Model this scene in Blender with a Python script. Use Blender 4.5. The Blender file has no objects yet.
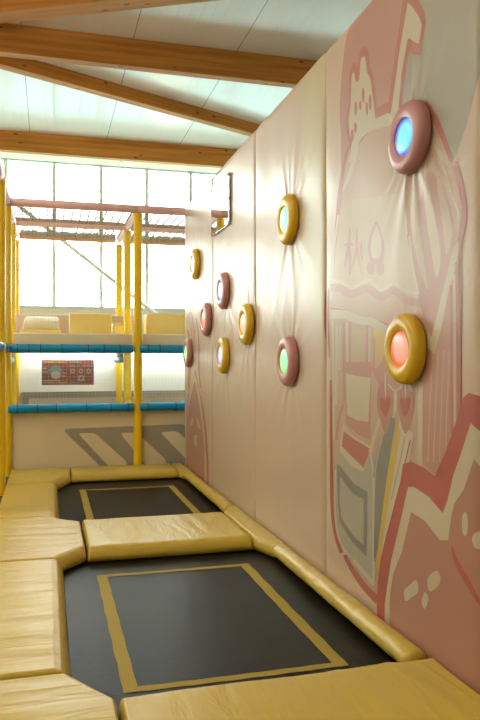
import bpy, bmesh, math, random
import numpy as np
from mathutils import Vector, Matrix
random.seed(7)
SC = bpy.context.scene
COL = SC.collection

# ------------------------------------------------------------------ camera
TH = math.atan(192 / 700.0)
CT, ST = math.cos(TH), math.sin(TH)
EYE = 1.5
cd = bpy.data.cameras.new('camera'); cam = bpy.data.objects.new('camera', cd); COL.objects.link(cam)
cam.location = (0, 0, EYE); cam.rotation_euler = (math.pi / 2, 0, -TH)
cd.sensor_fit = 'VERTICAL'; cd.sensor_height = 36; cd.lens = 35; cd.clip_end = 300
SC.camera = cam

# ------------------------------------------------------------------ sky, lamps, added fills, exposure
wd = bpy.data.worlds.new('world'); SC.world = wd; wd.use_nodes = True
bg = wd.node_tree.nodes['Background']
bg.inputs[0].default_value = (0.96, 0.985, 0.97, 1); bg.inputs[1].default_value = 11.0
SC.view_settings.view_transform = 'Standard'; SC.view_settings.look = 'None'
SC.view_settings.gamma = 1; SC.view_settings.use_curve_mapping = False
SC.view_settings.exposure = 0.3
def area(name, loc, size, power, color, rot=(0, 0, 0), sy=None):
    l = bpy.data.lights.new(name, 'AREA'); l.energy = power; l.color = color
    l.shape = 'RECTANGLE'; l.size = size; l.size_y = sy or size
    o = bpy.data.objects.new(name, l); COL.objects.link(o); o.location = loc; o.rotation_euler = rot
    return o
area('hall_lamp_bank', (-3.5, 1.0, 5.6), 4.0, 8, (1.0, 0.85, 0.60))
area('hall_lamp_bank', (-3.0, 7.5, 5.6), 2.4, 100, (1.0, 0.90, 0.70))
area('rear_fill', (-1.5, -4.5, 3.2), 5.0, 8, (1.0, 0.86, 0.64), (math.radians(80), 0, 0), 2.5)  # added warm fill from behind the camera; the rear wall has no glazing
area('ceiling_fill', (-4.0, 4.0, 3.9), 3.0, 330, (1.0, 0.84, 0.64), (math.pi, 0, 0))  # added unseen light aimed up to brighten the near ceiling

# ------------------------------------------------------------------ materials
def nn(t, k, **kw):
    n = t.nodes.new(k)
    for a, b in kw.items(): setattr(n, a, b)
    return n
def base_mat(name):
    m = bpy.data.materials.new(name); m.use_nodes = True
    t = m.node_tree; b = t.nodes['Principled BSDF']
    return m, t, b
def vinyl(name, col, rough=0.38, scale=(6, 6, 6), bump=0.25, var=0.06, dist=0.01, detail=3, spec=0.5):
    m, t, b = base_mat(name)
    tc = nn(t, 'ShaderNodeTexCoord'); mp = nn(t, 'ShaderNodeMapping'); mp.inputs['Scale'].default_value = scale
    t.links.new(tc.outputs['Object'], mp.inputs[0])
    n = nn(t, 'ShaderNodeTexNoise'); n.inputs['Scale'].default_value = 1; n.inputs['Detail'].default_value = detail; n.inputs['Distortion'].default_value = 0.7
    t.links.new(mp.outputs[0], n.inputs['Vector'])
    bp = nn(t, 'ShaderNodeBump'); bp.inputs['Strength'].default_value = bump; bp.inputs['Distance'].default_value = dist
    t.links.new(n.outputs['Fac'], bp.inputs['Height']); t.links.new(bp.outputs[0], b.inputs['Normal'])
    n2 = nn(t, 'ShaderNodeTexNoise'); n2.inputs['Scale'].default_value = 1.7; n2.inputs['Detail'].default_value = 4
    t.links.new(tc.outputs['Object'], n2.inputs['Vector'])
    mx = nn(t, 'ShaderNodeMix', data_type='RGBA')
    c = Vector(col)
    mx.inputs[6].default_value = (*(c * (1 - var)), 1); mx.inputs[7].default_value = (*(c * (1 + var)), 1)
    t.links.new(n2.outputs['Fac'], mx.inputs[0]); t.links.new(mx.outputs[2], b.inputs['Base Color'])
    b.inputs['Roughness'].default_value = rough
    b.inputs['Specular IOR Level'].default_value = spec
    return m
def plain(name, col, rough=0.5, metal=0.0):
    m, t, b = base_mat(name)
    b.inputs['Base Color'].default_value = (*col, 1); b.inputs['Roughness'].default_value = rough
    b.inputs['Metallic'].default_value = metal
    n = nn(t, 'ShaderNodeTexNoise'); n.inputs['Scale'].default_value = 30
    bp = nn(t, 'ShaderNodeBump'); bp.inputs['Strength'].default_value = 0.05
    t.links.new(n.outputs['Fac'], bp.inputs['Height']); t.links.new(bp.outputs[0], b.inputs['Normal'])
    return m
def wood(name, dark, light):
    m, t, b = base_mat(name)
    tc = nn(t, 'ShaderNodeTexCoord'); mp = nn(t, 'ShaderNodeMapping'); mp.inputs['Scale'].default_value = (0.7, 9, 16)
    t.links.new(tc.outputs['Object'], mp.inputs[0])
    n = nn(t, 'ShaderNodeTexNoise'); n.inputs['Scale'].default_value = 1; n.inputs['Detail'].default_value = 6
    t.links.new(mp.outputs[0], n.inputs['Vector'])
    cr = nn(t, 'ShaderNodeValToRGB'); cr.color_ramp.elements[0].position = 0.3; cr.color_ramp.elements[1].position = 0.75
    cr.color_ramp.elements[0].color = (*dark, 1); cr.color_ramp.elements[1].color = (*light, 1)
    t.links.new(n.outputs['Fac'], cr.inputs[0])
    mp2 = nn(t, 'ShaderNodeMapping'); mp2.inputs['Scale'].default_value = (2.3, 6.5, 6.5)
    t.links.new(tc.outputs['Object'], mp2.inputs[0])
    v = nn(t, 'ShaderNodeTexVoronoi'); v.inputs['Scale'].default_value = 1
    t.links.new(mp2.outputs[0], v.inputs['Vector'])
    mr = nn(t, 'ShaderNodeMapRange'); mr.inputs[1].default_value = 0.07; mr.inputs[2].default_value = 0.13
    t.links.new(v.outputs['Distance'], mr.inputs[0])
    mx = nn(t, 'ShaderNodeMix', data_type='RGBA'); mx.inputs[6].default_value = (0.10, 0.04, 0.015, 1)
    t.links.new(mr.outputs[0], mx.inputs[0]); t.links.new(cr.outputs[0], mx.inputs[7])
    t.links.new(mx.outputs[2], b.inputs['Base Color']); b.inputs['Roughness'].default_value = 0.65; b.inputs['Specular IOR Level'].default_value = 0.2
    return m

M = {}
Y_ = (0.66, 0.45, 0.075)
M['pad_x'] = vinyl('yellow_pad_vinyl_across', (0.60, 0.445, 0.065), 0.33, (1.3, 8, 5), 0.45, 0.05, 0.03, 3)
M['pad_y'] = vinyl('yellow_pad_vinyl_along', (0.60, 0.445, 0.065), 0.33, (8, 1.8, 5), 0.5, 0.05, 0.03, 3)
M['post'] = vinyl('yellow_post_sleeve', (0.95, 0.64, 0.012), 0.35, (10, 10, 5), 0.25)
M['block'] = vinyl('yellow_foam_vinyl', (0.92, 0.68, 0.20), 0.45)
M['cream_pad'] = vinyl('cream_foam_vinyl', (0.85, 0.78, 0.60), 0.5)
M['pink_bar'] = vinyl('pink_sleeve', (0.95, 0.60, 0.63), 0.45, (5, 14, 14), 0.2)
M['peach_bar'] = vinyl('peach_sleeve', (0.85, 0.42, 0.22), 0.45, (5, 14, 14), 0.2)
M['blue_bar'] = vinyl('teal_blue_sleeve', (0.0, 0.31, 0.70), 0.3, (5, 12, 12), 0.25)
M['blue_tie'] = plain('dark_blue_tie', (0.0, 0.07, 0.16), 0.5)
M['net'] = plain('cream_net_cord', (0.72, 0.70, 0.62), 0.8)
M['roof_net'] = plain('grey_net_cord', (0.36, 0.33, 0.29), 0.8)
M['fabric'] = vinyl('beige_mesh_fabric', (0.80, 0.71, 0.52), 0.75, (60, 60, 60), 0.2, 0.03)
M['fabric_grey'] = vinyl('grey_print_on_fabric', (0.38, 0.35, 0.29), 0.75, (60, 60, 60), 0.2, 0.03)
M['white_board'] = plain('white_board', (0.80, 0.85, 0.80), 0.55)
M['deck'] = plain('deck_board', (0.62, 0.55, 0.42), 0.6)
M['pinkwall'] = vinyl('dusky_pink_vinyl', (0.72, 0.52, 0.43), 0.5)
M['ring_yellow'] = vinyl('ochre_ring_vinyl', (0.74, 0.47, 0.015), 0.33, (8, 8, 8), 0.1)
M['ring_pink'] = vinyl('dusky_pink_ring_vinyl', (0.54, 0.25, 0.25), 0.36, (8, 8, 8), 0.1)
M['steel'] = plain('steel', (0.45, 0.45, 0.45), 0.35, 0.9)
M['pipe'] = plain('pale_grey_pipe', (0.9, 0.9, 0.87), 0.4)
M['mullion'] = plain('grey_green_frame', (0.66, 0.76, 0.70), 0.45)
M['plaster'] = plain('off_white_plaster', (0.84, 0.81, 0.73), 0.8)
M['floor'] = plain('dark_deck_floor', (0.10, 0.09, 0.08), 0.7)
M['tape'] = vinyl('ochre_mat_tape', (0.37, 0.28, 0.035), 0.75, (20, 20, 20), 0.2)
M['wood'] = wood('glulam_spruce', (0.37, 0.145, 0.022), (0.60, 0.265, 0.058))
M['wood_pale'] = wood('pale_spruce', (0.62, 0.47, 0.32), (0.78, 0.62, 0.46))
M['panel'] = vinyl('beige_wall_vinyl', (0.61, 0.47, 0.355), 0.33, (5, 5, 2), 0.12, 0.03)
M['panel_cream'] = vinyl('cream_wall_vinyl', (0.59, 0.50, 0.31), 0.34, (5, 5, 2), 0.12, 0.03)
M['m_cream'] = vinyl('cream_print', (0.58, 0.51, 0.37), 0.36, (5, 5, 2), 0.12, 0.02)
M['m_tan'] = vinyl('tan_print', (0.55, 0.43, 0.28), 0.36, (5, 5, 2), 0.12, 0.02)
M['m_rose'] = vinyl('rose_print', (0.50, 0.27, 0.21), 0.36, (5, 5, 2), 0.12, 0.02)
M['m_pale'] = vinyl('pale_rose_print', (0.54, 0.37, 0.27), 0.36, (5, 5, 2), 0.12, 0.02)
M['m_red'] = vinyl('brick_red_print', (0.45, 0.125, 0.10), 0.36, (5, 5, 2), 0.12, 0.02)
M['m_pinkred'] = vinyl('pink_red_print', (0.47, 0.175, 0.14), 0.36, (5, 5, 2), 0.12, 0.02)
M['m_beast'] = vinyl('salmon_print', (0.46, 0.235, 0.175), 0.36, (5, 5, 2), 0.12, 0.02)
M['m_heart'] = vinyl('heart_print', (0.44, 0.14, 0.085), 0.36, (5, 5, 2), 0.12, 0.02)
M['m_grey'] = vinyl('grey_print', (0.25, 0.24, 0.215), 0.36, (5, 5, 2), 0.12, 0.02)
M['m_lightgrey'] = vinyl('light_grey_print', (0.42, 0.395, 0.32), 0.36, (5, 5, 2), 0.12, 0.02)
M['m_stone'] = vinyl('stone_print', (0.38, 0.355, 0.29), 0.36, (5, 5, 2), 0.12, 0.02)
M['m_yellow'] = vinyl('yellow_print', (0.60, 0.42, 0.10), 0.36, (5, 5, 2), 0.12, 0.02)
M['s_rust'] = plain('sign_rust', (0.36, 0.13, 0.10), 0.5)
M['s_pale'] = plain('sign_pale', (0.62, 0.50, 0.45), 0.5)
M['s_teal'] = plain('sign_teal', (0.22, 0.40, 0.38), 0.5)
M['s_yellow'] = plain('sign_yellow', (0.65, 0.45, 0.10), 0.5)
M['outside'] = plain('pale_outdoor_ground', (0.19, 0.31, 0.335), 0.9)
M['hill'] = plain('pale_tent_fabric', (0.62, 0.66, 0.58), 0.9)

def mat_mirror():
    m, t, b = base_mat('acrylic_mirror')
    b.inputs['Metallic'].default_value = 1; b.inputs['Roughness'].default_value = 0.03
    b.inputs['Base Color'].default_value = (0.88, 0.9, 0.9, 1); return m
M['mirror'] = mat_mirror()
def mat_glass():
    m = bpy.data.materials.new('window_glass'); m.use_nodes = True; t = m.node_tree; t.nodes.clear()
    o = nn(t, 'ShaderNodeOutputMaterial'); mx = nn(t, 'ShaderNodeMixShader'); mx.inputs[0].default_value = 0.06
    a = nn(t, 'ShaderNodeBsdfTransparent'); g = nn(t, 'ShaderNodeBsdfGlossy'); g.inputs['Roughness'].default_value = 0.02
    a.inputs[0].default_value = (0.95, 1.0, 0.98, 1)
    t.links.new(a.outputs[0], mx.inputs[1]); t.links.new(g.outputs[0], mx.inputs[2]); t.links.new(mx.outputs[0], o.inputs[0])
    return m
M['glass'] = mat_glass()
def mat_ceiling():
    m, t, b = base_mat('ribbed_white_sheet')
    tc = nn(t, 'ShaderNodeTexCoord'); sx = nn(t, 'ShaderNodeSeparateXYZ'); t.links.new(tc.outputs['Object'], sx.inputs[0])
    def mth(op, a, bb=None):
        n = nn(t, 'ShaderNodeMath', operation=op)
        if isinstance(a, (int, float)): n.inputs[0].default_value = a
        else: t.links.new(a, n.inputs[0])
        if bb is not None:
            if isinstance(bb, (int, float)): n.inputs[1].default_value = bb
            else: t.links.new(bb, n.inputs[1])
        return n.outputs[0]
    u = mth('ADD', sx.outputs['X'], 0.37 + 157)
    s = mth('MODULO', u, 1.57); seam = mth('LESS_THAN', s, 0.013)
    r = mth('MODULO', u, 0.157); rib = mth('LESS_THAN', r, 0.02)
    bp = nn(t, 'ShaderNodeBump'); bp.inputs['Strength'].default_value = 0.6; bp.inputs['Distance'].default_value = 0.004; bp.invert = True
    t.links.new(mth('ADD', rib, seam), bp.inputs['Height']); t.links.new(bp.outputs[0], b.inputs['Normal'])
    mx = nn(t, 'ShaderNodeMix', data_type='RGBA'); mx.inputs[6].default_value = (0.75, 0.67, 0.57, 1); mx.inputs[7].default_value = (0.30, 0.28, 0.24, 1)
    t.links.new(seam, mx.inputs[0]); t.links.new(mx.outputs[2], b.inputs['Base Color'])
    b.inputs['Roughness'].default_value = 0.22; b.inputs['Specular IOR Level'].default_value = 0.5
    return m
M['ceiling'] = mat_ceiling()
def mat_mat():
    m, t, b = base_mat('woven_trampoline_mat')
    tc = nn(t, 'ShaderNodeTexCoord')
    n = nn(t, 'ShaderNodeTexNoise'); n.inputs['Scale'].default_value = 3; n.inputs['Detail'].default_value = 5
    t.links.new(tc.outputs['Object'], n.inputs['Vector'])
    w = nn(t, 'ShaderNodeTexWave'); w.inputs['Scale'].default_value = 22; w.inputs['Distortion'].default_value = 5; w.inputs['Detail'].default_value = 1; w.bands_direction = 'Y'
    t.links.new(tc.outputs['Object'], w.inputs['Vector'])
    cr = nn(t, 'ShaderNodeValToRGB'); cr.color_ramp.elements[0].color = (0.007, 0.0065, 0.005, 1); cr.color_ramp.elements[1].color = (0.02, 0.018, 0.014, 1)
    t.links.new(n.outputs['Fac'], cr.inputs[0]); t.links.new(cr.outputs[0], b.inputs['Base Color'])
    bp = nn(t, 'ShaderNodeBump'); bp.inputs['Strength'].default_value = 0.12; bp.inputs['Distance'].default_value = 0.004
    t.links.new(w.outputs['Fac'], bp.inputs['Height']); t.links.new(bp.outputs[0], b.inputs['Normal'])
    b.inputs['Roughness'].default_value = 0.36; b.inputs['Specular IOR Level'].default_value = 0.11
    return m
M['mat'] = mat_mat()
def mat_lens(name, rim, core, strength=1.0):
    m, t, b = base_mat(name)
    tc = nn(t, 'ShaderNodeTexCoord'); ln = nn(t, 'ShaderNodeVectorMath', operation='LENGTH')
    mp = nn(t, 'ShaderNodeMapping'); mp.inputs['Scale'].default_value = (0, 1, 1); mp.inputs['Location'].default_value = (0, 0.026, 0)
    t.links.new(tc.outputs['Object'], mp.inputs[0]); t.links.new(mp.outputs[0], ln.inputs[0])
    cr = nn(t, 'ShaderNodeValToRGB'); cr.color_ramp.elements[0].position = 0.066; cr.color_ramp.elements[1].position = 0.098
    cr.color_ramp.elements[0].color = (*core, 1); cr.color_ramp.elements[1].color = (*rim, 1)
    t.links.new(ln.outputs['Value'], cr.inputs[0]); t.links.new(cr.outputs[0], b.inputs['Emission Color'])
    b.inputs['Emission Strength'].default_value = strength
    b.inputs['Base Color'].default_value = (0.04, 0.04, 0.04, 1); b.inputs['Roughness'].default_value = 0.3
    return m
def mat_emit(name, col, s):
    m, t, b = base_mat(name); b.inputs['Emission Color'].default_value = (*col, 1); b.inputs['Emission Strength'].default_value = s
    return m
M['led'] = mat_emit('led_strip', (0.95, 1.0, 0.97), 22)

# ------------------------------------------------------------------ helpers
def link(name, me, mats, parent=None):
    o = bpy.data.objects.new(name, me); COL.objects.link(o)
    for m in (mats if isinstance(mats, (list, tuple)) else [mats]): me.materials.append(m)
    if parent: o.parent = parent
    return o
def done(name, bm, mats, parent=None, smooth=False):
    me = bpy.data.meshes.new(name); bmesh.ops.recalc_face_normals(bm, faces=bm.faces[:]) if not getattr(bm, '_keep', False) else None
    bm.to_mesh(me); bm.free()
    if smooth:
        for p in me.polygons: p.use_smooth = True
    return link(name, me, mats, parent)
def tag(o, label=None, cat=None, group=None, kind=None):
    if label: o['label'] = label
    if cat: o['category'] = cat
    if group: o['group'] = group
    if kind: o['kind'] = kind
    return o
def empty(name, loc, label, cat, group=None):
    o = bpy.data.objects.new(name, None); COL.objects.link(o); o.location = loc; o.empty_display_size = 0.1
    return tag(o, label, cat, group)
def box(bm, x0, x1, y0, y1, z0, z1, bev=0):
    r = bmesh.ops.create_cube(bm, size=1)
    vs = r['verts']
    bmesh.ops.scale(bm, vec=(x1 - x0, y1 - y0, z1 - z0), verts=vs)
    bmesh.ops.translate(bm, vec=((x0 + x1) / 2, (y0 + y1) / 2, (z0 + z1) / 2), verts=vs)
    if bev:
        es = list({e for v in vs for e in v.link_edges})
        bmesh.ops.bevel(bm, geom=es, offset=bev, segments=3, affect='EDGES', profile=0.5)
def tube(bm, p, q, r, n=16, wob=0.0, rings=1):
    p, q = Vector(p), Vector(q); d = (q - p).normalized()
    a = d.orthogonal().normalized(); b = d.cross(a)
    prev = None; first = None
    for k in range(rings + 1):
        c = p.lerp(q, k / rings); rr = r * (1 + wob * (random.random() - 0.5))
        ring = [bm.verts.new(c + (a * math.cos(t) + b * math.sin(t)) * rr) for t in [2 * math.pi * i / n for i in range(n)]]
        if prev:
            for i in range(n): bm.faces.new((prev[i], prev[(i + 1) % n], ring[(i + 1) % n], ring[i]))
        else: first = ring
        prev = ring
    bm.faces.new(first[::-1]); bm.faces.new(prev)
def struct(name, bm, m): return tag(done(name, bm, m), kind='structure')
def on_y(px, py, Y):
    """point where the sight line through a picture position meets the plane y = Y"""
    t = (px - 240) / 700.0; d = Y / (CT - t * ST)
    return (d * (t * CT + ST), Y, EYE + (360 - py) / 700.0 * d)
def on_x(px, py, X=1.9):
    t = (px - 240) / 700.0; Y = X * (CT - t * ST) / (ST + t * CT); d = Y * CT + X * ST
    return (Y, EYE + (360 - py) / 700.0 * d)
def smooth_poly(pts, n=4, closed=True):
    out = []; N = len(pts)
    rng = range(N) if closed else range(N - 1)
    for i in rng:
        if closed: p0, p1, p2, p3 = pts[i - 1], pts[i], pts[(i + 1) % N], pts[(i + 2) % N]
        else: p0, p1, p2, p3 = pts[max(i - 1, 0)], pts[i], pts[i + 1], pts[min(i + 2, N - 1)]
        for k in range(n):
            t = k / n
            out.append(tuple(0.5 * (2 * p1[j] + (p2[j] - p0[j]) * t + (2 * p0[j] - 5 * p1[j] + 4 * p2[j] - p3[j]) * t * t + (3 * p1[j] - p0[j] - 3 * p2[j] + p3[j]) * t ** 3) for j in (0, 1)))
    if not closed: out.append(pts[-1])
    return out

# ------------------------------------------------------------------ setting
ZF = -0.11          # floor the pads lie on
CZ = 6.21           # ceiling
YW = 15.7           # glazed end wall
bm = bmesh.new()    # floor with two pits under the mats
for x0, x1, y0, y1 in ((-9, 0.02, -6, YW), (1.86, 8, -6, YW), (0.02, 1.86, -6, 3.0), (0.02, 1.86, 5.85, 6.6), (0.02, 1.86, 9.6, YW)):
    box(bm, x0, x1, y0, y1, ZF - 0.8, ZF)
box(bm, 0.02, 1.86, 3.0, 9.6, ZF - 0.9, ZF - 0.75)
struct('floor', bm, M['floor'])
bm = bmesh.new(); box(bm, -9, 8, -6, YW + 0.3, CZ, CZ + 0.15); struct('ceiling', bm, M['ceiling'])
bm = bmesh.new(); box(bm, -9.2, 8.2, -6.2, -6, ZF, CZ); struct('wall_rear', bm, M['plaster'])
bm = bmesh.new(); box(bm, 8, 8.2, -6, YW, ZF, CZ); struct('wall_right', bm, M['plaster'])
bm = bmesh.new(); box(bm, -9.2, -9, -6, YW, ZF, CZ); struct('wall_left', bm, M['plaster'])
ZS, ZH = 2.64, 5.82
bm = bmesh.new(); box(bm, -9, 8, YW, YW + 0.2, ZF - 0.5, ZS); struct('wall_end', bm, M['plaster'])
bm = bmesh.new(); box(bm, -9, 8, YW, YW + 0.2, ZH, CZ); box(bm, -9, 8, 15.25, YW, ZH - 0.02, ZH + 0.02); struct('trim_1', bm, M['wood_pale'])
bm = bmesh.new(); box(bm, -9, 8, YW - 0.06, YW + 0.22, ZS - 0.03, ZS + 0.03); struct('trim_2', bm, M['mullion'])
xs = [0.13 + 1.005 * k for k in range(-9, 8)]
for i in range(len(xs) - 1):
    bm = bmesh.new(); box(bm, xs[i], xs[i + 1], YW + 0.09, YW + 0.1, ZS, ZH)
    w = struct('window_%d' % (i + 1), bm, M['glass'])
    f = bmesh.new(); box(f, xs[i] - 0.038, xs[i] + 0.038, YW + 0.02, YW + 0.14, ZS, ZH)
    box(f, xs[i] + 0.028, xs[i + 1] - 0.028, YW + 0.05, YW + 0.14, ZH - 0.04, ZH)
    done('window_frame', f, M['mullion'], w)
bm = bmesh.new(); box(bm, -60, 60, YW + 0.4, 110, -1.2, -1.0); box(bm, -60, -9.4, -60, YW, -1.2, -1.0)
tag(struct('ground', bm, M['outside']))
# partition behind the padded wall
YP = [10.0, 8.2, 6.42, 4.665, 2.79, 0.97, -0.85]
ZT = 3.71
bm = bmesh.new(); box(bm, 1.97, 2.07, -0.85, 9.99, ZF, ZT - 0.01); struct('wall_partition', bm, M['plaster'])

# ------------------------------------------------------------------ roof timbers
def beam(name, p, q, w, h, label, mat, zt=CZ):
    p, q = Vector((*p, 0)), Vector((*q, 0)); L = (q - p).length
    bm = bmesh.new(); box(bm, 0, L, -w / 2, w / 2, -h, 0, 0.006)
    o = done(name, bm, mat); o.location = (p.x, p.y, zt); o.rotation_euler = (0, 0, math.atan2(q.y - p.y, q.x - p.x))
    return tag(o, label, 'beam')
beam('roof_beam', (-9, 10.38), (8, 10.38), 0.16, 0.41, 'deep brown glulam roof beam, the largest, running level across the middle of the ceiling', M['wood'])
beam('roof_beam', (-9, 15.17), (8, 15.17), 0.14, 0.41, 'level glulam beam along the top of the bright windows', M['wood'])
beam('roof_brace', (-2.2, 10.62), (7.4, 15.02), 0.18, 0.22, 'slim diagonal timber brace slanting down rightward between the two level beams', M['wood'])
beam('roof_brace', (-1.45, 10.13), (7.4, 5.62), 0.29, 0.22, 'timber brace at the top left corner, nearest of the roof timbers', M['wood'])

# ------------------------------------------------------------------ padded wall: panels, prints, targets
TG = [  # y, z, ring, rim colour, core colour
    (9.21, 2.77, 'yellow', (0.10, 0.16, 0.9), (0.45, 0.62, 1.0)),
    (7.65, 2.27, 'pink', (0.12, 0.22, 0.95), (0.55, 0.80, 1.0)),
    (8.53, 2.00, 'pink', (0.9, 0.08, 0.03), (1.0, 0.25, 0.15)),
    (9.69, 1.60, 'pink', (0.25, 0.75, 0.12), (0.45, 0.95, 0.40)),
    (7.65, 1.55, 'yellow', (0.10, 0.14, 0.9), (0.55, 0.62, 1.0)),
    (6.70, 1.85, 'yellow', (0.95, 0.35, 0.04), (1.0, 0.50, 0.28)),
    (5.45, 2.64, 'yellow', (0.45, 0.85, 0.10), (0.20, 0.85, 0.95)),
    (5.45, 1.49, 'pink', (0.25, 0.70, 0.08), (0.36, 0.95, 0.42)),
    (3.44, 2.70, 'pink', (0.06, 0.16, 0.98), (0.16, 0.66, 1.0)),
    (3.49, 1.56, 'yellow', (1.0, 0.09, 0.03), (1.0, 0.30, 0.20)),
]
TG = [(t[0] * 0.9885, *t[1:]) for t in TG]
_rs = np.random.RandomState(5)
_w = [( _rs.uniform(3, 16), _rs.uniform(-1.6, 1.6), _rs.uniform(0, 6.28), _rs.uniform(0.4, 1.0)) for _ in range(14)]
_ph = [_rs.uniform(0, 6.28, 4) for _ in TG]
_am = [0.8, 0.9, 0.6, 0.5, 0.7, 0.8, 1.3, 0.7, 1.1, 0.25]
def H(y, z):
    """how far the soft vinyl stands out from its backing at (y, z)"""
    y = np.asarray(y, float); z = np.asarray(z, float)
    h = np.zeros_like(y)
    fade = 0.35 + 0.65 * np.clip((z - 0.3) / 2.0, 0, 1)
    for a, b, p, s in _w: h += 0.0009 * s * np.sin(a * y + b * z * 2 + p) * fade
    for i, (ty, tz, *_r) in enumerate(TG):
        dy, dz = y - ty, z - tz; r = np.hypot(dy, dz) + 1e-6; a = np.arctan2(dz, dy); p = _ph[i]
        ridge = (0.5 + 0.5 * np.cos(11 * a + p[0] + 1.8 * np.sin(2 * a + p[1]) + 0.9 * np.sin(3.2 * r + p[2]))) ** 2.0
        ridge += 0.5 * (0.5 + 0.5 * np.cos(19 * a + p[3] + 2.0 * np.sin(a + p[2]))) ** 2
        vert = (0.12 + 0.88 * np.abs(np.sin(a)) ** 2.5) * _am[i]
        h += 0.010 * ridge * vert * np.exp(-np.clip(r - 0.2, 0, 9) / (0.22 + 0.14 * np.clip(-np.sin(a), 0, 1))) * np.clip((r - 0.08) / 0.12, 0, 1)
        h -= 0.010 * np.exp(-(r / 0.30) ** 2)
    for s in YP: h -= 0.020 * np.exp(-np.abs(y - s) / 0.022)
    h -= 0.02 * np.exp(-np.abs(z - ZT) / 0.02)
    return h
def Hn(y, z):
    e = 0.004
    gy = (H(y + e, z) - H(y - e, z)) / (2 * e); gz = (H(y, z + e) - H(y, z - e)) / (2 * e)
    n = np.stack([-np.ones_like(gy), -gy, -gz], 1)   # surface x = 1.9 - H
    return n / np.linalg.norm(n, axis=1)[:, None]
G = 0.02
XB = 1.905
def ylines(y0, y1):
    ks = [k * G for k in range(int(y0 / G) - 2, int(y1 / G) + 3) if y0 + 0.033 < k * G < y1 - 0.033]
    ed = (0.004, 0.008, 0.013, 0.020, 0.030)
    return [y0 + e_ for e_ in ed] + ks + [y1 - e_ for e_ in ed[::-1]]
GRID = {}
def Hs(i, y, z):
    ys, zs, h = GRID[i]
    a = np.clip(np.searchsorted(ys, y) - 1, 0, len(ys) - 2); b = np.clip(np.searchsorted(zs, z) - 1, 0, len(zs) - 2)
    u = (y - ys[a]) / (ys[a + 1] - ys[a]); v = (z - zs[b]) / (zs[b + 1] - zs[b])
    return (h[b, a] * (1 - u) + h[b, a + 1] * u) * (1 - v) + (h[b + 1, a] * (1 - u) + h[b + 1, a + 1] * u) * v
def panel(i, label):
    y0, y1 = YP[i + 1] + 0.0015, YP[i] - 0.0015; z0, z1 = ZF, ZT
    ys = [y0] + ylines(y0, y1) + [y1]
    zs = [z0] + [k * G for k in range(-12, 400) if z0 + 0.01 < k * G < z1 - 0.01] + [z1 - 0.006, z1]
    Yg, Zg = np.meshgrid(ys, zs); h = H(Yg, Zg); nx, nz = len(ys), len(zs)
    GRID[i] = (np.array(ys), np.array(zs), h)
    V = [(XB - h[j, k], ys[k], zs[j]) for j in range(nz) for k in range(nx)]
    N = Hn(Yg.ravel(), Zg.ravel())
    F = [(j * nx + k, (j + 1) * nx + k, (j + 1) * nx + k + 1, j * nx + k + 1) for j in range(nz - 1) for k in range(nx - 1)]
    b0 = len(V); V += [(1.97, y0, z0), (1.97, y1, z0), (1.97, y1, z1), (1.97, y0, z1)]
    nb = nx * nz
    F.append((b0, b0 + 1, b0 + 2, b0 + 3))
    F.append(tuple([b0 + 3] + [b0 + 2] + [(nz - 1) * nx + k for k in range(nx - 1, -1, -1)]))       # top
    F.append(tuple([b0 + 1] + [b0] + [k for k in range(nx)]))                                        # bottom
    F.append(tuple([b0] + [b0 + 3] + [j * nx for j in range(nz - 1, -1, -1)]))                      # y0 side
    F.append(tuple([b0 + 2] + [b0 + 1] + [j * nx + nx - 1 for j in range(nz)]))                     # y1 side
    me = bpy.data.meshes.new('wall_pad'); me.from_pydata(V, [], F)
    for k, p in enumerate(me.polygons): p.use_smooth = k < (nx - 1) * (nz - 1)
    me.normals_split_custom_set_from_vertices([tuple(v) for v in N] + [(0, 0, 0)] * 4)
    o = link('wall_pad', me, M['panel'])
    return tag(o, label, 'wall pad', 'tall padded wall panels in a row')
PADS = [
 panel(0, 'tall beige wall pad farthest away, printed with a small pink face at its foot'),
 panel(1, 'tall beige wall pad holding the mirror near its top'),
 panel(2, 'tall beige wall pad with a yellow ring above a pink ring in one column'),
 panel(3, 'tall wall pad covered in the big pink house and animal mural, nearest in view'),
]
BBS = {}
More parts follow.
